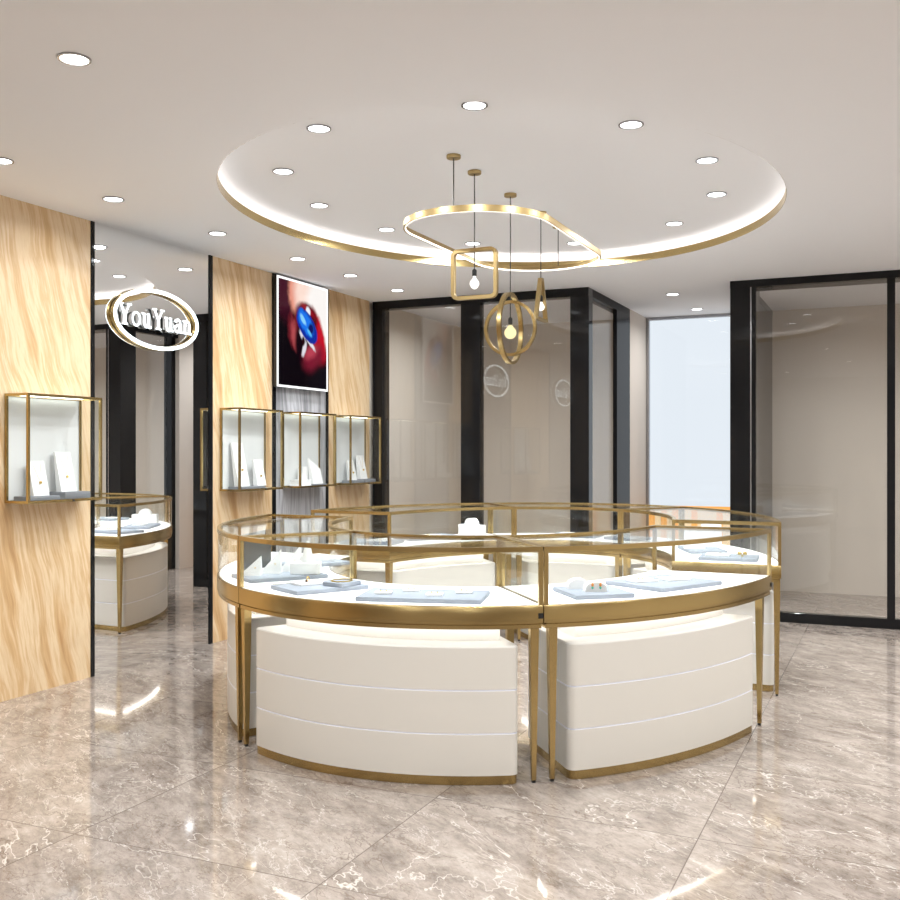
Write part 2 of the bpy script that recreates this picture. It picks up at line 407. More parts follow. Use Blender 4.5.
inner = [(-3.12, 4.70, 'at the left, third from the front'), (-2.55, 4.15, 'at the front left'), (-3.34, 5.44, 'at the far left middle'), (-3.27, 6.22, 'at the left, further back'), (-2.90, 6.90, 'at the back left behind the square pendant cord'),
         (-2.20, 7.20, 'at the very back behind the pendants'), (-1.39, 6.86, 'at the back right'), (-1.00, 6.19, 'at the right, behind the middle one'), (-.93, 5.45, 'at the right middle'), (-1.16, 4.71, 'at the front right'), (-1.74, 4.16, 'at the front centre')]
for x, y, l in inner: downlight(x, y, HR, 'round downlight inside the oval ceiling recess ' + l, P2)
for x, y, l in ((-3.6, 8.98, 'inside the left glazed room'), (-.4, 9.1, 'inside the right glazed room'), (1.6, 9.1, 'inside the right glazed room, further right')):  # fill lamps added to brighten the rooms behind the glass
    downlight(x, y, H, 'added fill downlight ' + l, 18)

# ------------------------------------------------------------------ pendants
def canopy(parent, x, y):
    return obj('ceiling_canopy', xf(lathe([(.036, -.018), (.038, -.016), (.038, -.001)], 24), T(x, y, HR)), M['brassd'], parent, smooth=True)
t = thing('oval_pendant_light', 'large horizontal brass oval hoop light hanging over the counters', 'pendant light', (-2.155, 5.7, 2.662))
def stadium(hw, hl, n=28):
    pts = []
    for i in range(n + 1):
        a = pi * i / n; pts.append((hw * cos(a), (hl - hw) + hw * sin(a)))
    for i in range(n + 1):
        a = pi + pi * i / n; pts.append((hw * cos(a), -(hl - hw) + hw * sin(a)))
    return pts
obj('hoop', ringz(stadium(.424, .914), stadium(.414, .904), .0, .034), M['brassd'], t, smooth=True)
obj('light_strip', ringz(stadium(.4138, .9038), stadium(.4105, .9005), -.001, .008), M['led'], t)
for yy in (-.88, .90):
    obj('cord', tube([(.02, yy, .03), (.02, yy, HR - 2.662 - .01)], .003, 6), M['blackmat'], t)
    obj('ceiling_canopy', xf(lathe([(.036, -.018), (.038, -.016), (.038, -.001)], 24), T(.02, yy, HR - 2.662)), M['brassd'], t, smooth=True)

def socket_bulb(t, z, r, mat, sz=1.15):
    s = obj('bulb_socket', xf(lathe([(.011, 0), (.013, .004), (.013, .034), (.006, .042)], 16), T(0, 0, z + r * sz + .004)), M['blackmat'], t, smooth=True)
    b = obj('bulb', merge(xf(globe(r, 20, 1.), T(0, 0, z)), xf(lathe([(r * .75, -.0), (r * .4, .02), (.010, r * .7)], 20), T(0, 0, z + r * .55))), mat, t, smooth=True)
t = thing('square_pendant_light', 'brass square frame pendant with a faceted white bulb inside', 'pendant light', (-2.15, 5.14, 2.258))
def rrect(hw, hh, r, n=5):
    pts = []
    for cx, cz, a0 in ((hw - r, hh - r, 0), (-hw + r, hh - r, pi / 2), (-hw + r, -hh + r, pi), (hw - r, -hh + r, 3 * pi / 2)):
        for i in range(n + 1):
            a = a0 + pi / 2 * i / n; pts.append((cx + r * cos(a), cz + r * sin(a)))
    return pts
obj('square_frame', sqbar([(px, 0, .14 + pz) for px, pz in rrect(.128, .132, .03)], .028, .02, (0, 1, 0)), M['brassd'], t, smooth=True)
bz = .085
obj('bulb', xf(lathe([(.001, -.032), (.018, -.022), (.029, -.002), (.024, .014), (.010, .030), (.008, .044)], 8), T(0, 0, bz)), M['bulbw'], t)
obj('bulb_socket', xf(lathe([(.012, 0), (.013, .004), (.013, .032), (.006, .04)], 16), T(0, 0, bz + .042)), M['blackmat'], t, smooth=True)
obj('cord', tube([(0, 0, bz + .075), (0, 0, HR - 2.258 - .01)], .003, 6), M['blackmat'], t)
obj('ceiling_canopy', xf(lathe([(.036, -.018), (.038, -.016), (.038, -.001)], 24), T(0, 0, HR - 2.258)), M['brassd'], t, smooth=True)
lamp('lamp', 'POINT', (0, 0, bz), .8, (1, .92, .8), .03, t)

t = thing('ring_pendant_light', 'pendant of two interlocked brass rings around a glowing yellow globe bulb', 'pendant light', (-2.14, 5.68, 1.94))
def circ(rx, rz, plane, cz, n=56, tilt=0):
    out = []
    for i in range(n):
        a = 2 * pi * i / n; u, w = rx * cos(a), rz * sin(a)
        if plane == 'yz': out.append((w * sin(tilt), u, cz + w * cos(tilt)))
        else: out.append((u, 0, cz + w))
    return out
obj('tall_ring', sqbar(circ(.19, .208, 'yz', .215, tilt=-.0), .026, .02, (1, 0, 0)), M['brass'], t, smooth=True)
obj('round_ring', sqbar(circ(.158, .160, 'xz', .215), .024, .018, (0, 1, 0)), M['brass'], t, smooth=True)
socket_bulb(t, .188, .037, M['bulb'], 1.3)
obj('cord', tube([(0, 0, .27), (0, 0, HR - 1.94 - .01)], .003, 6), M['blackmat'], t)
obj('ceiling_canopy', xf(lathe([(.036, -.018), (.038, -.016), (.038, -.001)], 24), T(0, 0, HR - 1.94)), M['brassd'], t, smooth=True)
lamp('lamp', 'POINT', (0, 0, .188), 1.2, (1, .88, .66), .037, t)

t = thing('triangle_pendant_light', 'narrow brass triangle pendant with a small bulb, rightmost of the pendants', 'pendant light', (-2.12, 6.19, 2.26))
tri = [(0, -.10, .01), (0, .10, .01), (0, .012, .27), (0, -.012, .27)]
obj('triangle_frame', sqbar(tri, .028, .017, (1, 0, 0)), M['brassd'], t)
socket_bulb(t, .09, .024, M['bulbw'], 1.35)
obj('cord', tube([(0, 0, .15), (0, 0, HR - 2.26 - .01)], .003, 6), M['blackmat'], t)
obj('ceiling_canopy', xf(lathe([(.036, -.018), (.038, -.016), (.038, -.001)], 24), T(0, 0, HR - 2.26)), M['brassd'], t, smooth=True)
lamp('lamp', 'POINT', (0, 0, .09), .6, (1, .93, .82), .024, t)

# ------------------------------------------------------------------ oval sign on the mirrors
def letter(ch):
    """slab-serif strokes: list of convex quads / polygons in a unit em (x-height .62, cap height .9)"""
    S = []
    def bar(x0, y0, x1, y1): S.append([(x0, y0), (x1, y0), (x1, y1), (x0, y1)])
    def ln(x0, y0, x1, y1, w):
        d = Vector((x1 - x0, y1 - y0)).normalized(); n_ = Vector((-d.y, d.x)) * w / 2
        S.append([(x0 - n_.x, y0 - n_.y), (x1 - n_.x, y1 - n_.y), (x1 + n_.x, y1 + n_.y), (x0 + n_.x, y0 + n_.y)])
    def arc(cx, cy, rx, ry, a0, a1, w, n=16):
        for i in range(n):
            a, b = R(a0 + (a1 - a0) * i / n), R(a0 + (a1 - a0) * (i + 1) / n)
            S.append([(cx + (rx - w) * cos(a), cy + (ry - w * .8) * sin(a)), (cx + (rx - w) * cos(b), cy + (ry - w * .8) * sin(b)), (cx + rx * cos(b), cy + ry * sin(b)), (cx + rx * cos(a), cy + ry * sin(a))])
    if ch == 'Y':
        bar(.34, 0, .47, .42); bar(.24, 0, .58, .07); ln(.16, .86, .405, .38, .12); ln(.66, .86, .405, .38, .08)
        bar(.02, .83, .30, .90); bar(.54, .83, .80, .90); return S, .80
    if ch == 'o':
        arc(.29, .31, .27, .32, 0, 360, .10, 28); return S, .64
    if ch == 'u':
        bar(.08, .22, .21, .60); bar(0, .54, .21, .62); arc(.27, .22, .19, .24, 180, 360, .13, 12)
        bar(.36, .05, .49, .62); bar(.30, .54, .49, .62); bar(.36, 0, .60, .08); return S, .64
    if ch == 'n':
        bar(.08, .0, .21, .60); bar(0, .54, .21, .62); bar(0, 0, .30, .08); arc(.32, .38, .20, .25, 0, 180, .13, 12)
        bar(.39, 0, .52, .40); bar(.32, 0, .62, .08); return S, .66
    if ch == 'a':
        arc(.26, .42, .22, .22, 0, 165, .12, 10); bar(.36, .05, .48, .44); bar(.36, 0, .56, .08)
        arc(.22, .18, .22, .19, 0, 360, .11, 22); return S, .60
def oval_sign(yc, label):
    zc = 2.30
    t = thing('oval_wall_sign', label, 'sign', (X0 + .018, yc, zc))
    n = 72; hy, hz = .425, .205
    E1 = [(hy * cos(2 * pi * i / n), hz * sin(2 * pi * i / n)) for i in range(n)]
    E2 = [((hy - .028) * cos(2 * pi * i / n), (hz - .028) * sin(2 * pi * i / n)) for i in range(n)]
    def ry(o, i, x0, x1, m, nm):
        g = ringz(o, i, x0, x1); return obj(nm, ([(v[2], v[0], v[1]) for v in g[0]], g[1]), m, t, smooth=True)
    ry(E1, E2, -.010, .012, M['brass'], 'oval_ring')
    E3 = [((hy - .002) * cos(2 * pi * i / n), (hz - .002) * sin(2 * pi * i / n)) for i in range(n)]
    E4 = [((hy - .026) * cos(2 * pi * i / n), (hz - .026) * sin(2 * pi * i / n)) for i in range(n)]
    ry(E3, E4, .012, .018, M['neon'], 'lit_face')
    for k in (45, 135, 225, 315):
        a = R(k); obj('standoff', xf(lathe([(.006, 0), (.006, .007)], 10), T(-.0175, (hy - .014) * cos(a), (hz - .014) * sin(a), 0, 0, pi / 2)), M['chrome'], t)
    text = 'YouYuan'; s = .155
    total = sum(letter(c)[1] for c in text) * s
    cy_ = -total / 2 - .010
    for c in text:
        S, adv = letter(c); G = []
        for q in S:
            k = len(q); V = [(-.004, cy_ + px * s, -.065 + py * s) for px, py in q] + [(.012, cy_ + px * s, -.065 + py * s) for px, py in q]
            F = [tuple(range(k)), tuple(range(2 * k - 1, k - 1, -1))] + [(i, (i + 1) % k, k + (i + 1) % k, k + i) for i in range(k)]
            G.append((V, F, [1, 0] + [1] * k))
        obj('lit_letter', merge(*G), [M['neon'], M['prop']], t)
        cy_ += adv * s
    return t
oval_sign(5.375, 'glowing white oval sign with lit lettering mounted on the mirror')
oval_sign(2.60, 'glowing oval sign on the mirror by the entrance, seen only in reflections')

# ------------------------------------------------------------------ backlit poster
def mat_poster():
    m, nt, out = newmat('backlit_lips_and_ring_print')
    tc = N(nt, 'TexCoord'); sep = N(nt, 'SeparateXYZ'); L(nt, tc.outputs['Generated'], sep.inputs[0])
    U, V = sep.outputs[1], sep.outputs[2]
    nz = N(nt, 'TexNoise'); nz.inputs['Scale'].default_value = 12; nz.inputs['Detail'].default_value = 7; L(nt, tc.outputs['Generated'], nz.inputs['Vector'])
    def math(op, a, b=None, c=None):
        n = N(nt, 'Math', operation=op)
        for i, v in enumerate((a, b, c)):
            if v is None: continue
            if isinstance(v, (int, float)): n.inputs[i].default_value = v
            else: L(nt, v, n.inputs[i])
        return n.outputs[0]
    def ellm(cu, cv, ru, rv, ang, soft, wob=.0):
        asp = 1.16
        du = math('SUBTRACT', U, cu); dv = math('MULTIPLY', math('SUBTRACT', V, cv), asp)
        c_, s_ = cos(R(ang)), sin(R(ang))
        a = math('ADD', math('MULTIPLY', du, c_), math('MULTIPLY', dv, s_))
        b = math('SUBTRACT', math('MULTIPLY', dv, c_), math('MULTIPLY', du, s_))
        a = math('DIVIDE', a, ru); b = math('DIVIDE', b, rv)
        d = math('SQRT', math('ADD', math('MULTIPLY', a, a), math('MULTIPLY', b, b)))
        if wob: d = math('ADD', d, math('MULTIPLY', math('SUBTRACT', nz.outputs['Fac'], .5), wob))
        mr = N(nt, 'MapRange'); mr.interpolation_type = 'SMOOTHSTEP'
        mr.inputs['From Min'].default_value = 1 - soft; mr.inputs['From Max'].default_value = 1 + soft
        mr.inputs['To Min'].default_value = 1; mr.inputs['To Max'].default_value = 0
        L(nt, d, mr.inputs['Value']); return mr.outputs[0]
    rgb = N(nt, 'RGB'); rgb.outputs[0].default_value = (*s2l(14, 8, 14), 1); cur = rgb.outputs[0]
    def lay(col, fac):
        nonlocal cur
        mm = N(nt, 'Mix', data_type='RGBA'); L(nt, fac, mm.inputs[0]); L(nt, cur, mm.inputs[6]); mm.inputs[7].default_value = (*s2l(*col), 1); cur = mm.outputs[2]
    lay((66, 14, 34), ellm(.12, .86, .22, .24, 20, .6, .8))
    lay((232, 150, 128), ellm(.50, .90, .30, .30, -20, .15, .25))
    lay((255, 226, 212), ellm(.66, .92, .34, .34, -20, .3, .2))
    lay((255, 250, 246), ellm(.98, .78, .42, .42, 8, .22, .15))
    lay((196, 18, 40), ellm(.80, .50, .15, .34, 22, .22, .3))
    lay((96, 8, 22), ellm(.56, .68, .24, .17, -4, .2, .25))
    lay((150, 20, 34), ellm(.60, .76, .15, .035, -22, .6, .6))
    lay((30, 4, 12), ellm(.54, .55, .23, .17, 8, .3, .3))
    lay((120, 34, 44), ellm(.30, .52, .105, .19, 12, .35, .7))
    lay((180, 78, 82), ellm(.31, .50, .05, .14, 12, .7, 1.2))
    lay((22, 6, 16), ellm(.46, .40, .12, .20, 14, .35, .4))
    lay((124, 26, 48), ellm(.72, .30, .22, .15, 20, .5, .4))
    lay((186, 66, 84), ellm(.66, .35, .14, .065, 22, .7, .6))
    lay((12, 8, 18), ellm(.94, .12, .30, .16, 20, .5, .3))
    lay((225, 222, 232), ellm(.49, .52, .055, .09, 20, .3, 1.6))
    lay((230, 226, 234), ellm(.52, .37, .035, .09, -22, .4, 1.2))
    lay((40, 10, 18), ellm(.50, .45, .03, .05, 0, .4, .8))
    lay((240, 244, 255), ellm(.60, .745, .045, .055, 10, .3, .8))
    lay((235, 232, 240), ellm(.62, .46, .16, .03, -38, .3, .9))
    lay((16, 44, 160), ellm(.58, .60, .25, .14, -38, .07, .2))
    lay((28, 120, 240), ellm(.55, .63, .19, .095, -38, .3, .8))
    lay((140, 214, 255), ellm(.50, .655, .08, .03, -42, .4, .9))
    lay((8, 20, 100), ellm(.66, .58, .055, .06, 0, .4, .6))
    lay((90, 190, 250), ellm(.63, .54, .06, .02, -38, .5, .6))
    e = N(nt, 'Emission'); e.inputs['Strength'].default_value = 1.0; L(nt, cur, e.inputs['Color'])
    g = N(nt, 'BsdfGlossy'); g.inputs['Roughness'].default_value = .15
    mx = N(nt, 'MixShader'); mx.inputs[0].default_value = .03; L(nt, e.outputs[0], mx.inputs[1]); L(nt, g.outputs[0], mx.inputs[2])
    L(nt, mx.outputs[0], out.inputs[0]); return m
M['poster'] = mat_poster()
t = thing('backlit_poster', 'backlit poster of red lips holding a blue stone ring, hung high on the wall', 'poster', (-4.578, 7.15, 1.935))
obj('wall_bracket', box(-.021, -.2, .2, 0, .2, .7), M['blackmat'], t)
obj('light_box', box(0, -.39, 0, .03, .39, .895), M['blackmat'], t)
fr = merge(box(.03, -.39, 0, .036, .39, .018), box(.03, -.39, .877, .036, .39, .895), box(.03, -.39, .018, .036, -.372, .877), box(.03, .372, .018, .036, .39, .877))
obj('lit_border', fr, emission('lit_white_border', (1, 1, 1), 1.3), t)
obj('printed_face', box(.0301, -.372, .018, .033, .372, .877), M['poster'], t)

# ------------------------------------------------------------------ wall display boxes
def wallbox(y0, label):
    w, d, z0, h = .57, .18, 1.116, .62
    t = thing('wall_display_case', label, 'display case', (-4.6, y0, z0)); s = .015
    obj('brass_frame', merge(
        box(0, 0, 0, s, s, h), box(0, w - s, 0, s, w, h), box(d - s, 0, 0, d, s, h), box(d - s, w - s, 0, d, w, h),
        box(s, 0, 0, d - s, s, s), box(s, 0, h - s, d - s, s, h), box(s, w - s, 0, d - s, w, s), box(s, w - s, h - s, d - s, w, h),
        box(d - s, s, 0, d, w - s, s), box(d - s, s, h - s, d, w - s, h), box(0, s, 0, s, w - s, s), box(0, s, h - s, s, w - s, h)), M['brass'], t)
    obj('base_shelf', box(s, s, .001, d - s, w - s, .010), M['prop'], t)
    obj('back_panel', box(.002, s, s, .008, w - s, h - s), M['back'], t)
    obj('added_spill_lid', box(s, s, h - .003, d - s, w - s, h - .0005), M['prop'], t)  # opaque lid added to stop the strip light spilling up the wall
    obj('front_glass', box(d - .008, s, s, d - .004, w - s, h - s), M['glass'], t)
    obj('side_glass', box(s, .004, s, d - s, .008, h - s), M['glass'], t)
    obj('side_glass', box(s, w - .008, s, d - s, w - .004, h - s), M['glass'], t)
    obj('light_strip', box(.02, .02, h - .010, .045, w - .02, h - .004), M['caseled'], t)
    obj('lock', box(d, w * .58, .0, d + .006, w * .58 + .012, .012), M['blackmat'], t)
    return z0 + .010
BX = [(4.125, 'first brass and glass wall case, alone on the stone panel left of the mirror'), (6.09, 'second brass and glass wall case, left of the three in a row'),
      (6.91, 'middle brass and glass wall case under the poster'), (7.73, 'last brass and glass wall case beside the black corner')]
for y0, l in BX: zb = wallbox(y0, l)

def pad(name, x, y, z, lx, ly, hz, rz, mat, label, cat='tray'):
    o = obj(name, box(-lx / 2, -ly / 2, 0, lx / 2, ly / 2, hz), mat, None, bevel=.004, smooth=True)
    o.location = (x, y, z); o.rotation_euler = (0, 0, rz); tag(o, label, cat); return o
def slab_stand(x, y, z, w, h, lean, rz, label, pend=True, slant=0):
    """leaning white necklace board with a fine chain and gold pendant; rz 0 faces +x"""
    t = thing('necklace_stand', label, 'jewellery stand', (x, y, z), rz)
    top = h; th = .012; g = []
    V = [(0, -w / 2, 0), (0, w / 2, 0), (-lean * (1 - slant), w / 2, h * (1 - slant)), (-lean, -w / 2, h)]
    W = [(vx - th - (.03 if vz == 0 else 0), vy, vz) for vx, vy, vz in V]
    obj('board', (V + W, [(0, 1, 2, 3), (7, 6, 5, 4), (0, 4, 5, 1), (1, 5, 6, 2), (2, 6, 7, 3), (3, 7, 4, 0)]), M['prop'], t)
    def pt(u, v, off=.0015): return (-lean * v + off, u, h * v)
    if pend:
        ch = [pt(-w * .28 * (1 - k / 8) , .93 - .5 * k / 8) for k in range(9)] + [pt(w * .28 * k / 8, .43 + .5 * k / 8) for k in range(1, 9)]
        obj('chain', tube(ch, .0007, 5), M['gold'], t)
        obj('gold_pendant', xf(globe(.009, 8), T(*pt(0, .38, .008))), M['gold'], t, smooth=True)
    return t
# contents of the wall cases
zt = zb
def wtray(y, w, lab, h=.028): pad('jewellery_tray', -4.505, y, zt, .13, w, h, 0, M['trayd'], lab); return zt + h
a = wtray(4.27, .22, 'low grey tray at the left in the first wall case')
slab_stand(-4.50, 4.30, a, .115, .20, .045, 0, 'shorter white necklace board with a gold flower pendant in the first wall case')
a = wtray(4.52, .20, 'thick grey tray at the right in the first wall case', .045)
slab_stand(-4.50, 4.51, a, .12, .235, .055, 0, 'taller white necklace board in the first wall case, right tray')
a = wtray(6.30, .30, 'long grey tray in the case between mirror and poster', .022)
slab_stand(-4.50, 6.26, a, .14, .33, .07, 0, 'tallest white necklace board in the case between mirror and poster')
slab_stand(-4.48, 6.46, a, .115, .20, .04, 0, 'short white board at the right in the case between mirror and poster')
a = wtray(7.27, .18, 'narrow grey tray in the case under the poster', .014)
slab_stand(-4.47, 7.27, a, .15, .215, .05, 0, 'white board with a slanted top in the case under the poster', False, .42)
obj_ = obj('jewellery_stand', merge(box(-.05, -.09, 0, .05, .09, .055), box(-.04, .02, .055, .02, .08, .16)), M['prop'], None, bevel=.003); obj_.location = (-4.51, 7.05, zt)
tag(obj_, 'low white stepped block at the left in the case under the poster', 'jewellery stand')
a = wtray(7.92, .19, 'grey tray at the left in the last wall case')
slab_stand(-4.50, 7.93, a, .11, .18, .04, 0, 'shorter white board in the last wall case')
a = wtray(8.13, .20, 'grey tray at the right in the last wall case', .035)
slab_stand(-4.50, 8.12, a, .125, .22, .045, 0, 'taller white board at the right in the last wall case')

# ------------------------------------------------------------------ the oval ring of counter showcases
CC = (-2.172, 5.735); OA, OB, IA, IB = 1.58, 1.985, .96, 1.355
def op(t, d): return Vector((CC[0] + (OA - d) * cos(t), CC[1] + (OB - d) * sin(t)))
def ip(t, d): return Vector((CC[0] + (IA + d) * cos(t), CC[1] + (IB + d) * sin(t)))
def spd(t, a, b): return sqrt((a * sin(t)) ** 2 + (b * cos(t)) ** 2)
def outline(c, do, di, e0, e1, r=.0, n=30):
    to0, to1, ti0, ti1 = [R(v) for v in c]
    def oa(e, k): return (to0 + e / spd(to0, OA, OB)) if k == 0 else (to1 - e / spd(to1, OA, OB))
    def ia(e, k): return (ti0 + e / spd(ti0, IA, IB)) if k == 0 else (ti1 - e / spd(ti1, IA, IB))
    O0, O1, I0, I1 = op(oa(e0, 0), do), op(oa(e1, 1), do), ip(ia(e0, 0), di), ip(ia(e1, 1), di)
    outp = [op(oa(e0 + r, 0) + (oa(e1 + r, 1) - oa(e0 + r, 0)) * i / n, do) for i in range(n + 1)]
    inn = [ip(ia(e1 + r, 1) + (ia(e0 + r, 0) - ia(e1 + r, 1)) * i / n, di) for i in range(n + 1)]
    if r <= 0: return [tuple(p) for p in outp + inn]
    def bez(a, c_, b, m=5): return [a * (1 - s) ** 2 + c_ * 2 * s * (1 - s) + b * s * s for s in [k / m for k in range(1, m)]]
    d1 = (I1 - O1).normalized(); d0 = (I0 - O0).normalized()
    pts = outp + bez(outp[-1], O1, O1 + d1 * r) + [O1 + d1 * r, I1 - d1 * r] + bez(I1 - d1 * r, I1, inn[0]) + inn
    pts += bez(inn[-1], I0, I0 - d0 * r) + [I0 - d0 * r, O0 + d0 * r] + bez(O0 + d0 * r, O0, outp[0])
    return [tuple(p) for p in pts]
def at(c, fo, fi, do, di, e=0):
    pass
DZ = .757; GT = .982; RIM = 1.003
def showcase(c, label, body_e, leg_e=(.038, .038), locks=(), fi=.008):
    t0 = thing('counter_showcase', label, 'display counter')
    mid = outline(c, .3, .3, 0, 0)
    org = Vector((sum(p[0] for p in mid) / len(mid), sum(p[1] for p in mid) / len(mid), 0)); t0.location = org
    def put(name, g, m, **kw):
        return obj(name, ([Vector(v) - org for v in g[0]],) + tuple(g[1:]), m, t0, **kw)
    be0, be1 = body_e
    def ring(z, d): return [(x, y, z) for x, y in outline(c, fi + d, .05 + d, be0 + d, be1 + d, .045)]
    zs = [(.040, 0, 0), (.213, 0, 0), (.2145, .005, 1), (.2185, .005, 1), (.220, 0, 0), (.396, 0, 0), (.3975, .005, 1), (.4015, .005, 1), (.403, 0, 0), (.578, 0, 0), (.583, .004, 0)]
    mk = [1 if i in (1, 2, 3, 5, 6, 7) else 0 for i in range(len(zs) - 1)]
    put('cabinet_body', loft([ring(z, d) for z, d, k in zs], mk=mk), [M['white'], M['groove']], smooth=True)
    put('kick_plate', loft([[(x, y, z) for x, y in outline(c, fi + .003, .053, be0 + .003, be1 + .003, .045)] for z in (.001, .0395)]), M['brass'], smooth=True)
    put('plinth', loft([[(x, y, z) for x, y in outline(c, .15, .12, be0 + .08, be1 + .08)] for z in (.5835, .656)]), M['white'])
    prof = [(.657, .006), (.674, .006), (.675, .014), (.6795, .014), (.6805, 0), (.750, 0), (.7545, .003)]
    put('brass_apron', loft([[(x, y, z) for x, y in outline(c, d, d, d, d)] for z, d in prof]), M['brass'], smooth=True)
    put('added_glow_deck', loft([[(x, y, z) for x, y in outline(c, .012, .012, .012, .012)] for z in (.755, DZ)]), M['deck'])  # deck glows by itself in place of lighting inside the case
    put('light_strip', ringz(outline(c, .10, .08, be0 + .03, be1 + .03), outline(c, .115, .095, be0 + .045, be1 + .045), .651, .656), M['ledsoft'])
    # glass
    n = 30
    full = outline(c, .004, .004, .02, .02, n=n); thin = outline(c, .008, .008, .02, .02, n=n)
    def wall(a, b):
        V = [(x, y, DZ) for x, y in a] + [(x, y, GT) for x, y in a] + [(x, y, GT) for x, y in reversed(b)] + [(x, y, DZ) for x, y in reversed(b)]
        k = len(a); o_ = list(a) + list(reversed(b))
        return loft([[(x, y, DZ) for x, y in o_], [(x, y, GT) for x, y in o_]])
    put('front_glass', wall(full[:n + 1], thin[:n + 1]), M['glass'], smooth=True)
    put('rear_glass', wall(full[n + 1:], thin[n + 1:]), M['glass'], smooth=True)
    e4 = outline(c, .02, .02, .004, .004, n=n); e8 = outline(c, .02, .02, .008, .008, n=n)
    for i, j in ((n, n + 1), (0, 2 * n + 1)):
        q = [e4[i], e4[j], e8[j], e8[i]]
        put('end_glass', loft([[(x, y, z) for x, y in q] for z in (DZ, GT)]), M['glass'])
    put('top_glass', loft([[(x, y, z) for x, y in outline(c, .016, .016, .016, .016)] for z in (.992, .997)]), M['glass'])
    put('top_rim', ringz(outline(c, 0, 0, 0, 0), outline(c, .020, .020, .020, .020), GT, RIM), M['brass'])
    # posts and legs at the four corners
    s = .0092
    A = outline(c, s, s, s, s, n=n)
    B = outline(c, .024, .035, leg_e[0], leg_e[1], n=n)
    for k, (i, j) in enumerate(((0, 1), (n, n - 1), (n + 1, n + 2), (2 * n + 1, 2 * n))):
        p = A[i]; q = A[j]; ang = atan2(q[1] - p[1], q[0] - p[0])
        put('corner_post', xf(box(-s, -s, DZ - .001, s, s, GT), T(p[0], p[1], 0, ang)), M['brass'])
        p = B[i]; w0, w1 = .019, .0095
        lg = put('leg', xf(loft([[(-w * 1, -w, z), (w, -w, z), (w, w, z), (-w, w, z)] for z, w in ((.012, w1), (.6565, w0))]), T(p[0], p[1], 0, ang)), M['brass'])
        f = put('foot', xf(box(-.007, -.007, 0, .007, .007, .0118), T(p[0], p[1], 0, ang)), M['blackmat'])
        f.parent = lg
    for (i, e) in locks:
        p = A[i]; o = op(0, 0)
        q = Vector(A[i]); dr = (q - Vector(CC)).normalized(); q = q + dr * .008
        put('lock', xf(box(-.006, -.010, .700, .006, .010, .722), T(q.x, q.y, 0, atan2(dr.y, dr.x))), M['blackmat'])
    return t0
cases = {
    'A': (187.6, 243.2, 191.2, 247.2), 'B': (243.36, 300.55, 247.36, 295.8), 'C': (300.71, 352.9, 295.96, 349.8)}
def half(c): return tuple(v - 180 for v in c)
showcase(cases['A'], 'curved glass showcase at the left end, beside the stone wall', (.09, .10), fi=.055)
showcase(cases['B'], 'curved glass showcase at the front left, nearest the camera', (.145, .10), locks=((30, 0),))
showcase(cases['C'], 'curved glass showcase at the front right', (.115, .275), (.04, .15), locks=((30, 0),))
showcase(half(cases['C']), 'curved glass showcase at the back left, with a corner toward the camera', (.12, .12), fi=.04)
showcase(half(cases['B']), 'curved glass showcase at the back centre, in front of the black pillar', (.11, .11))
showcase(half(cases['A']), 'curved glass showcase at the back right, in front of the window', (.12, .06), fi=.035)

# ------------------------------------------------------------------ trays and jewellery in the showcases
TH = .02
def tr(x, y, lx, ly, deg, lab, h=TH): pad('jewellery_tray', x, y, DZ, lx, ly, h, R(deg), M['tray'], lab)
def local(cx, cy, deg, u, v):
    a = R(deg); return cx + u * cos(a) - v * sin(a), cy + u * sin(a) + v * cos(a)
zt = DZ + TH
def card(x, y, deg, lab, w=.075, l=.075, stud='gold'):
    t = thing('jewellery_card', lab, 'jewellery card', (x, y, zt), R(deg))
    obj('card_pad', box(-w / 2, -l / 2, 0, w / 2, l / 2, .008), M['prop'], t, bevel=.002)
    for u in (-.012, .012):
        obj('stud', xf(globe(.004, 8), T(u, .0, .0115)), M[stud], t, smooth=True)
def cone(x, y, h, r, z, lab):
    o = obj('ring_cone', lathe([(r, 0), (r, .006), (r * .62, h * .45), (r * .35, h * .85), (r * .12, h)], 24), M['prop'], None, smooth=True)
    o.location = (x, y, z); tag(o, lab, 'jewellery stand'); return o
def sail(x, y, deg, w, h, z, lab):
    t = thing('earring_stand', lab, 'jewellery stand', (x, y, z), R(deg))
    V = [(-w / 2, -.02, 0), (w / 2, -.02, 0), (w / 2, .0, h), (-w / 2, .03, 0), (w / 2, .03, 0), (w / 2, .008, h)]
    obj('sail_board', (V, [(0, 1, 2), (3, 5, 4), (0, 3, 4, 1), (1, 4, 5, 2), (0, 2, 5, 3)]), M['prop'], t)
    obj('stud', xf(globe(.004, 8), T(w * .25, -.014, h * .4)), M['gold'], t)
# case A (left)
tr(-2.905, 4.345, .42, .28, 56, 'blue-grey tray in the left showcase with sail-shaped stands')
for u, v, w, h, l in ((-.15, .02, .11, .10, 'nearest the left, leftmost of three'), (-.03, .05, .11, .125, 'middle of three'), (.09, .08, .12, .14, 'tallest, rightmost of three')):
    x, y = local(-2.905, 4.345, 56, u, v); sail(x, y, 20, w, h, zt, 'white sail-shaped earring stand, ' + l + ', in the left showcase')
x, y = local(-2.905, 4.345, 56, .12, -.06)
o = obj('jewellery_block', box(-.075, -.04, 0, .075, .04, .06), M['prop'], None, bevel=.004); o.location = (x, y, zt); o.rotation_euler = (0, 0, R(20)); tag(o, 'white block under the cone in the left showcase', 'jewellery stand')
cone(x + .01, y, .11, .036, zt + .0602, 'white ring cone standing on the white block in the left showcase')
tr(-3.07, 4.92, .36, .26, 66, 'blue-grey tray in the left showcase, behind the sail-stand tray')
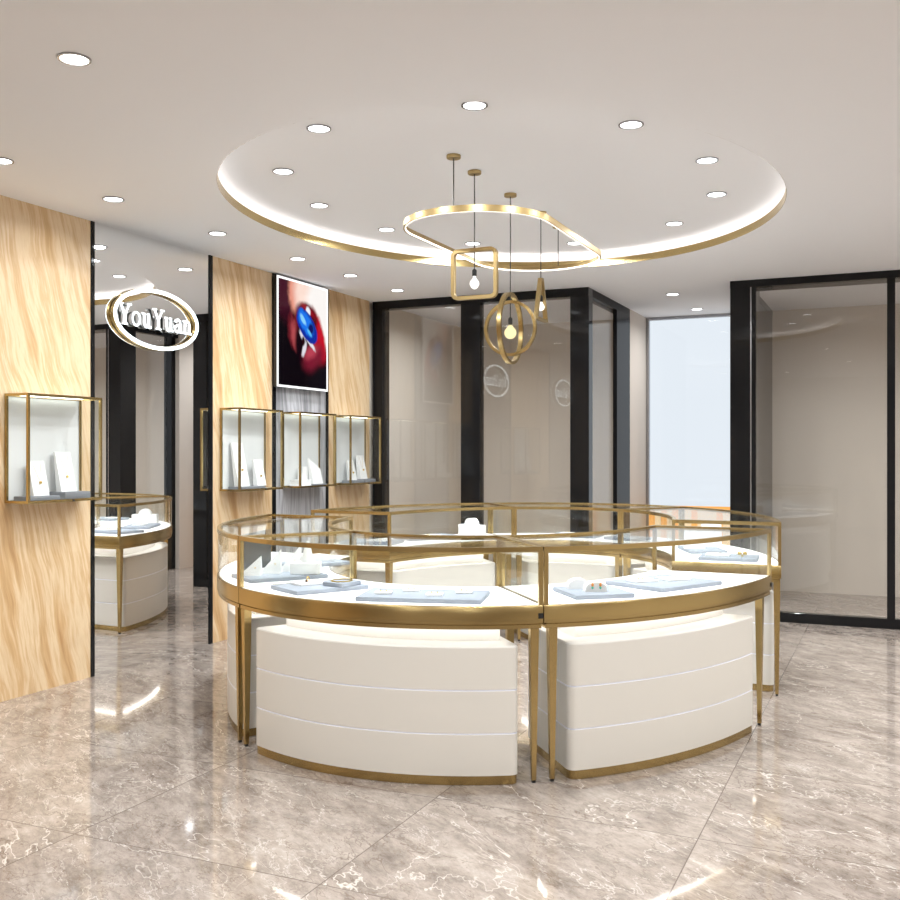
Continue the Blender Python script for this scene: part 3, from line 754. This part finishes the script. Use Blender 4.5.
o = obj('jewellery_block', box(-.07, -.05, 0, .07, .05, .035), M['prop'], None, bevel=.004); o.location = (-3.07, 4.95, zt); o.rotation_euler = (0, 0, R(66)); tag(o, 'flat white block on the rear tray in the left showcase', 'jewellery stand')
# standing dark glass panel in the left showcase
o = obj('glass_panel', box(-.006, -.225, 0, .006, .225, .21), M['darkglass'], None, bevel=.002); o.location = (-3.215, 4.58, DZ); o.rotation_euler = (0, 0, R(14.5)); tag(o, 'dark glass panel standing in the left showcase', 'glass panel')
# case B (front left)
tr(-2.49, 4.06, .27, .38, -30, 'blue-grey tray at the left in the front left showcase, with gold bracelet')
x, y = local(-2.49, 4.06, -30, -.06, -.03)
t = thing('ring_pad', 'white pad with a gold ring on the left tray of the front left showcase', 'jewellery pad', (x, y, zt), R(-30))
obj('pad', box(-.06, -.07, 0, .06, .07, .012), M['prop'], t, bevel=.003)
obj('gold_ring', tube([(.012 * cos(a_), 0, .024 + .012 * sin(a_)) for a_ in [2 * pi * k / 20 for k in range(20)]], .0025, 6, True), M['gold'], t)
obj('dark_stone', xf(globe(.006, 8), T(.02, -.02, .018)), M['gemd'], t, smooth=True)
x, y = local(-2.49, 4.06, -30, .07, .08)
t = thing('bracelet_pad', 'grey pad with a gold bracelet on the left tray of the front left showcase', 'jewellery pad', (x, y, zt), R(-10))
obj('pad', box(-.06, -.07, 0, .06, .07, .02), M['tray'], t, bevel=.003)
obj('gold_bracelet', tube([(.045 * cos(a_), .055 * sin(a_), .023) for a_ in [2 * pi * k / 36 for k in range(36)]], .003, 6, True), M['gold'], t, smooth=True)
cx_, cy_, dg = -1.915, 4.00, 14
tr(cx_, cy_, .55, .30, dg, 'long blue-grey tray with four white cards in the front left showcase')
for u, v, l in ((-.18, -.02, 'leftmost of the four'), (-.075, .08, 'second from left of the four, set back'), (.055, -.04, 'third from left of the four, nearest the glass'), (.17, .06, 'rightmost of the four')):
    x, y = local(cx_, cy_, dg, u, v); card(x, y, dg + 8, 'white earring card, ' + l + ' on long tray')
# case C (front right)
tr(-1.265, 4.42, .28, .30, 38, 'blue-grey tray with domed earring stands in the front right showcase')
def dome(x, y, deg, lab, gems=True):
    t = thing('domed_earring_stand', lab, 'jewellery stand', (x, y, zt), R(deg))
    n_ = 14; pr = [(-.05 * cos(pi * i / n_), .045 * sin(pi * i / n_) ** .7 if 0 < i < n_ else 0) for i in range(n_ + 1)]
    obj('dome', loft([[(px, yy, pz) for px, pz in pr] for yy in (-.03, .03)]), M['prop'], t, smooth=True)
    if gems:
        for u in (-.018, .018):
            obj('orange_stone', xf(globe(.006, 8, 1.4), T(u, -.032, .032)), M['gem'], t, smooth=True)
            obj('green_stone', xf(globe(.005, 8, 1.4), T(u, -.032, .020)), M['gemg'], t, smooth=True)
dome(-1.245, 4.385, 28, 'white domed earring stand with orange and green stones, in the front right showcase')
dome(-1.345, 4.45, 28, 'plain white domed stand behind the one with coloured stones', False)
cx_, cy_, dg = -1.04, 4.88, 62
tr(cx_, cy_, .44, .36, dg, 'large blue-grey tray at the right in the front right showcase')
for u, v, l in ((-.10, .06, 'left'), (.07, .0, 'right')):
    x, y = local(cx_, cy_, dg, u, v)
    card(x, y, dg - 20, 'flat white pad, ' + l + ' of two on the large tray in the front right showcase', .13, .12)
# case F (back right)
tr(-.93, 6.22, .34, .26, 4, 'blue-grey tray at the front in the back right showcase')
card(-1.0, 6.24, 4, 'white pad lying on the front tray in the back right showcase', .14, .14)
t = thing('bow_earring_stand', 'small white and gold bow ornament at the right in the back right showcase', 'jewellery stand', (-.85, 6.2, zt))
obj('bow', merge(xf(globe(.014, 8, .8), T(-.016, 0, .02)), xf(globe(.014, 8, .8), T(.016, 0, .02)), box(-.005, -.005, 0, .005, .005, .012)), M['gold'], t, smooth=True)
tr(-1.17, 6.66, .24, .36, 24, 'blue-grey tray behind, at the left in the back right showcase')
for k, (x, y, h, l) in enumerate(((-1.20, 6.58, .13, 'nearer'), (-1.12, 6.76, .15, 'further'))):
    slab_stand(x, y, zt, .13, h, .03, R(-70), 'white necklace board on the rear tray in the back right showcase, ' + l)
# case D (back left)
tr(-3.42, 6.28, .40, .26, 8, 'blue-grey tray at the near end of the back left showcase')
card(-3.36, 6.27, 8, 'white pad on the near tray of the back left showcase', .14, .12)
tr(-3.23, 6.80, .24, .46, -28, 'long blue-grey tray in the middle of the back left showcase')
card(-3.22, 6.80, -28, 'white pad on the long tray of the back left showcase', .10, .16)
t = thing('necklace_bust', 'white box with a rounded bust at the far end of the back left showcase', 'jewellery stand', (-3.00, 7.12, DZ), R(-30))
obj('base_block', box(-.11, -.05, 0, .11, .05, .09), M['prop'], t, bevel=.004)
obj('rounded_top', loft([[(.055 * cos(a_) + .0, yy, .0905 + .05 * sin(a_)) for a_ in [pi * k / 12 for k in range(13)]] for yy in (-.03, .03)]), M['prop'], t, smooth=True)
# case E (back centre)
tr(-2.25, 7.43, .36, .24, 0, 'blue-grey tray in the middle of the back centre showcase')
card(-2.33, 7.43, 0, 'white pad on the middle tray of the back centre showcase', .10, .10)
tr(-1.83, 7.33, .28, .22, -18, 'blue-grey tray at the right in the back centre showcase')
dome(-1.86, 7.32, 10, 'white domed stand at the right in the back centre showcase', False)

# ------------------------------------------------------------------ world, camera, view
w = bpy.data.worlds.new('daylight'); scene.world = w; w.use_nodes = True
bg = w.node_tree.nodes.get('Background'); bg.inputs[0].default_value = (*s2l(227, 234, 243), 1); bg.inputs[1].default_value = 1.08
cam = bpy.data.cameras.new('camera'); co = bpy.data.objects.new('camera', cam); COL.objects.link(co)
cam.sensor_width = 36; cam.lens = 40.0; cam.shift_y = 3 / 900
co.location = (0, 0, 1.4); co.rotation_euler = (R(90), 0, R(24.1)); scene.camera = co
cam.clip_start = .05
vs = scene.view_settings; vs.view_transform = 'Standard'; vs.look = 'None'; vs.gamma = 1; vs.exposure = 0.0
try: vs.use_curve_mapping = False
except Exception: pass
cy = scene.cycles
cy.use_denoising = True; cy.max_bounces = 14; cy.diffuse_bounces = 6; cy.glossy_bounces = 8; cy.transparent_max_bounces = 40; cy.transmission_bounces = 8
cy.sample_clamp_indirect = 6; cy.caustics_reflective = False; cy.caustics_refractive = False
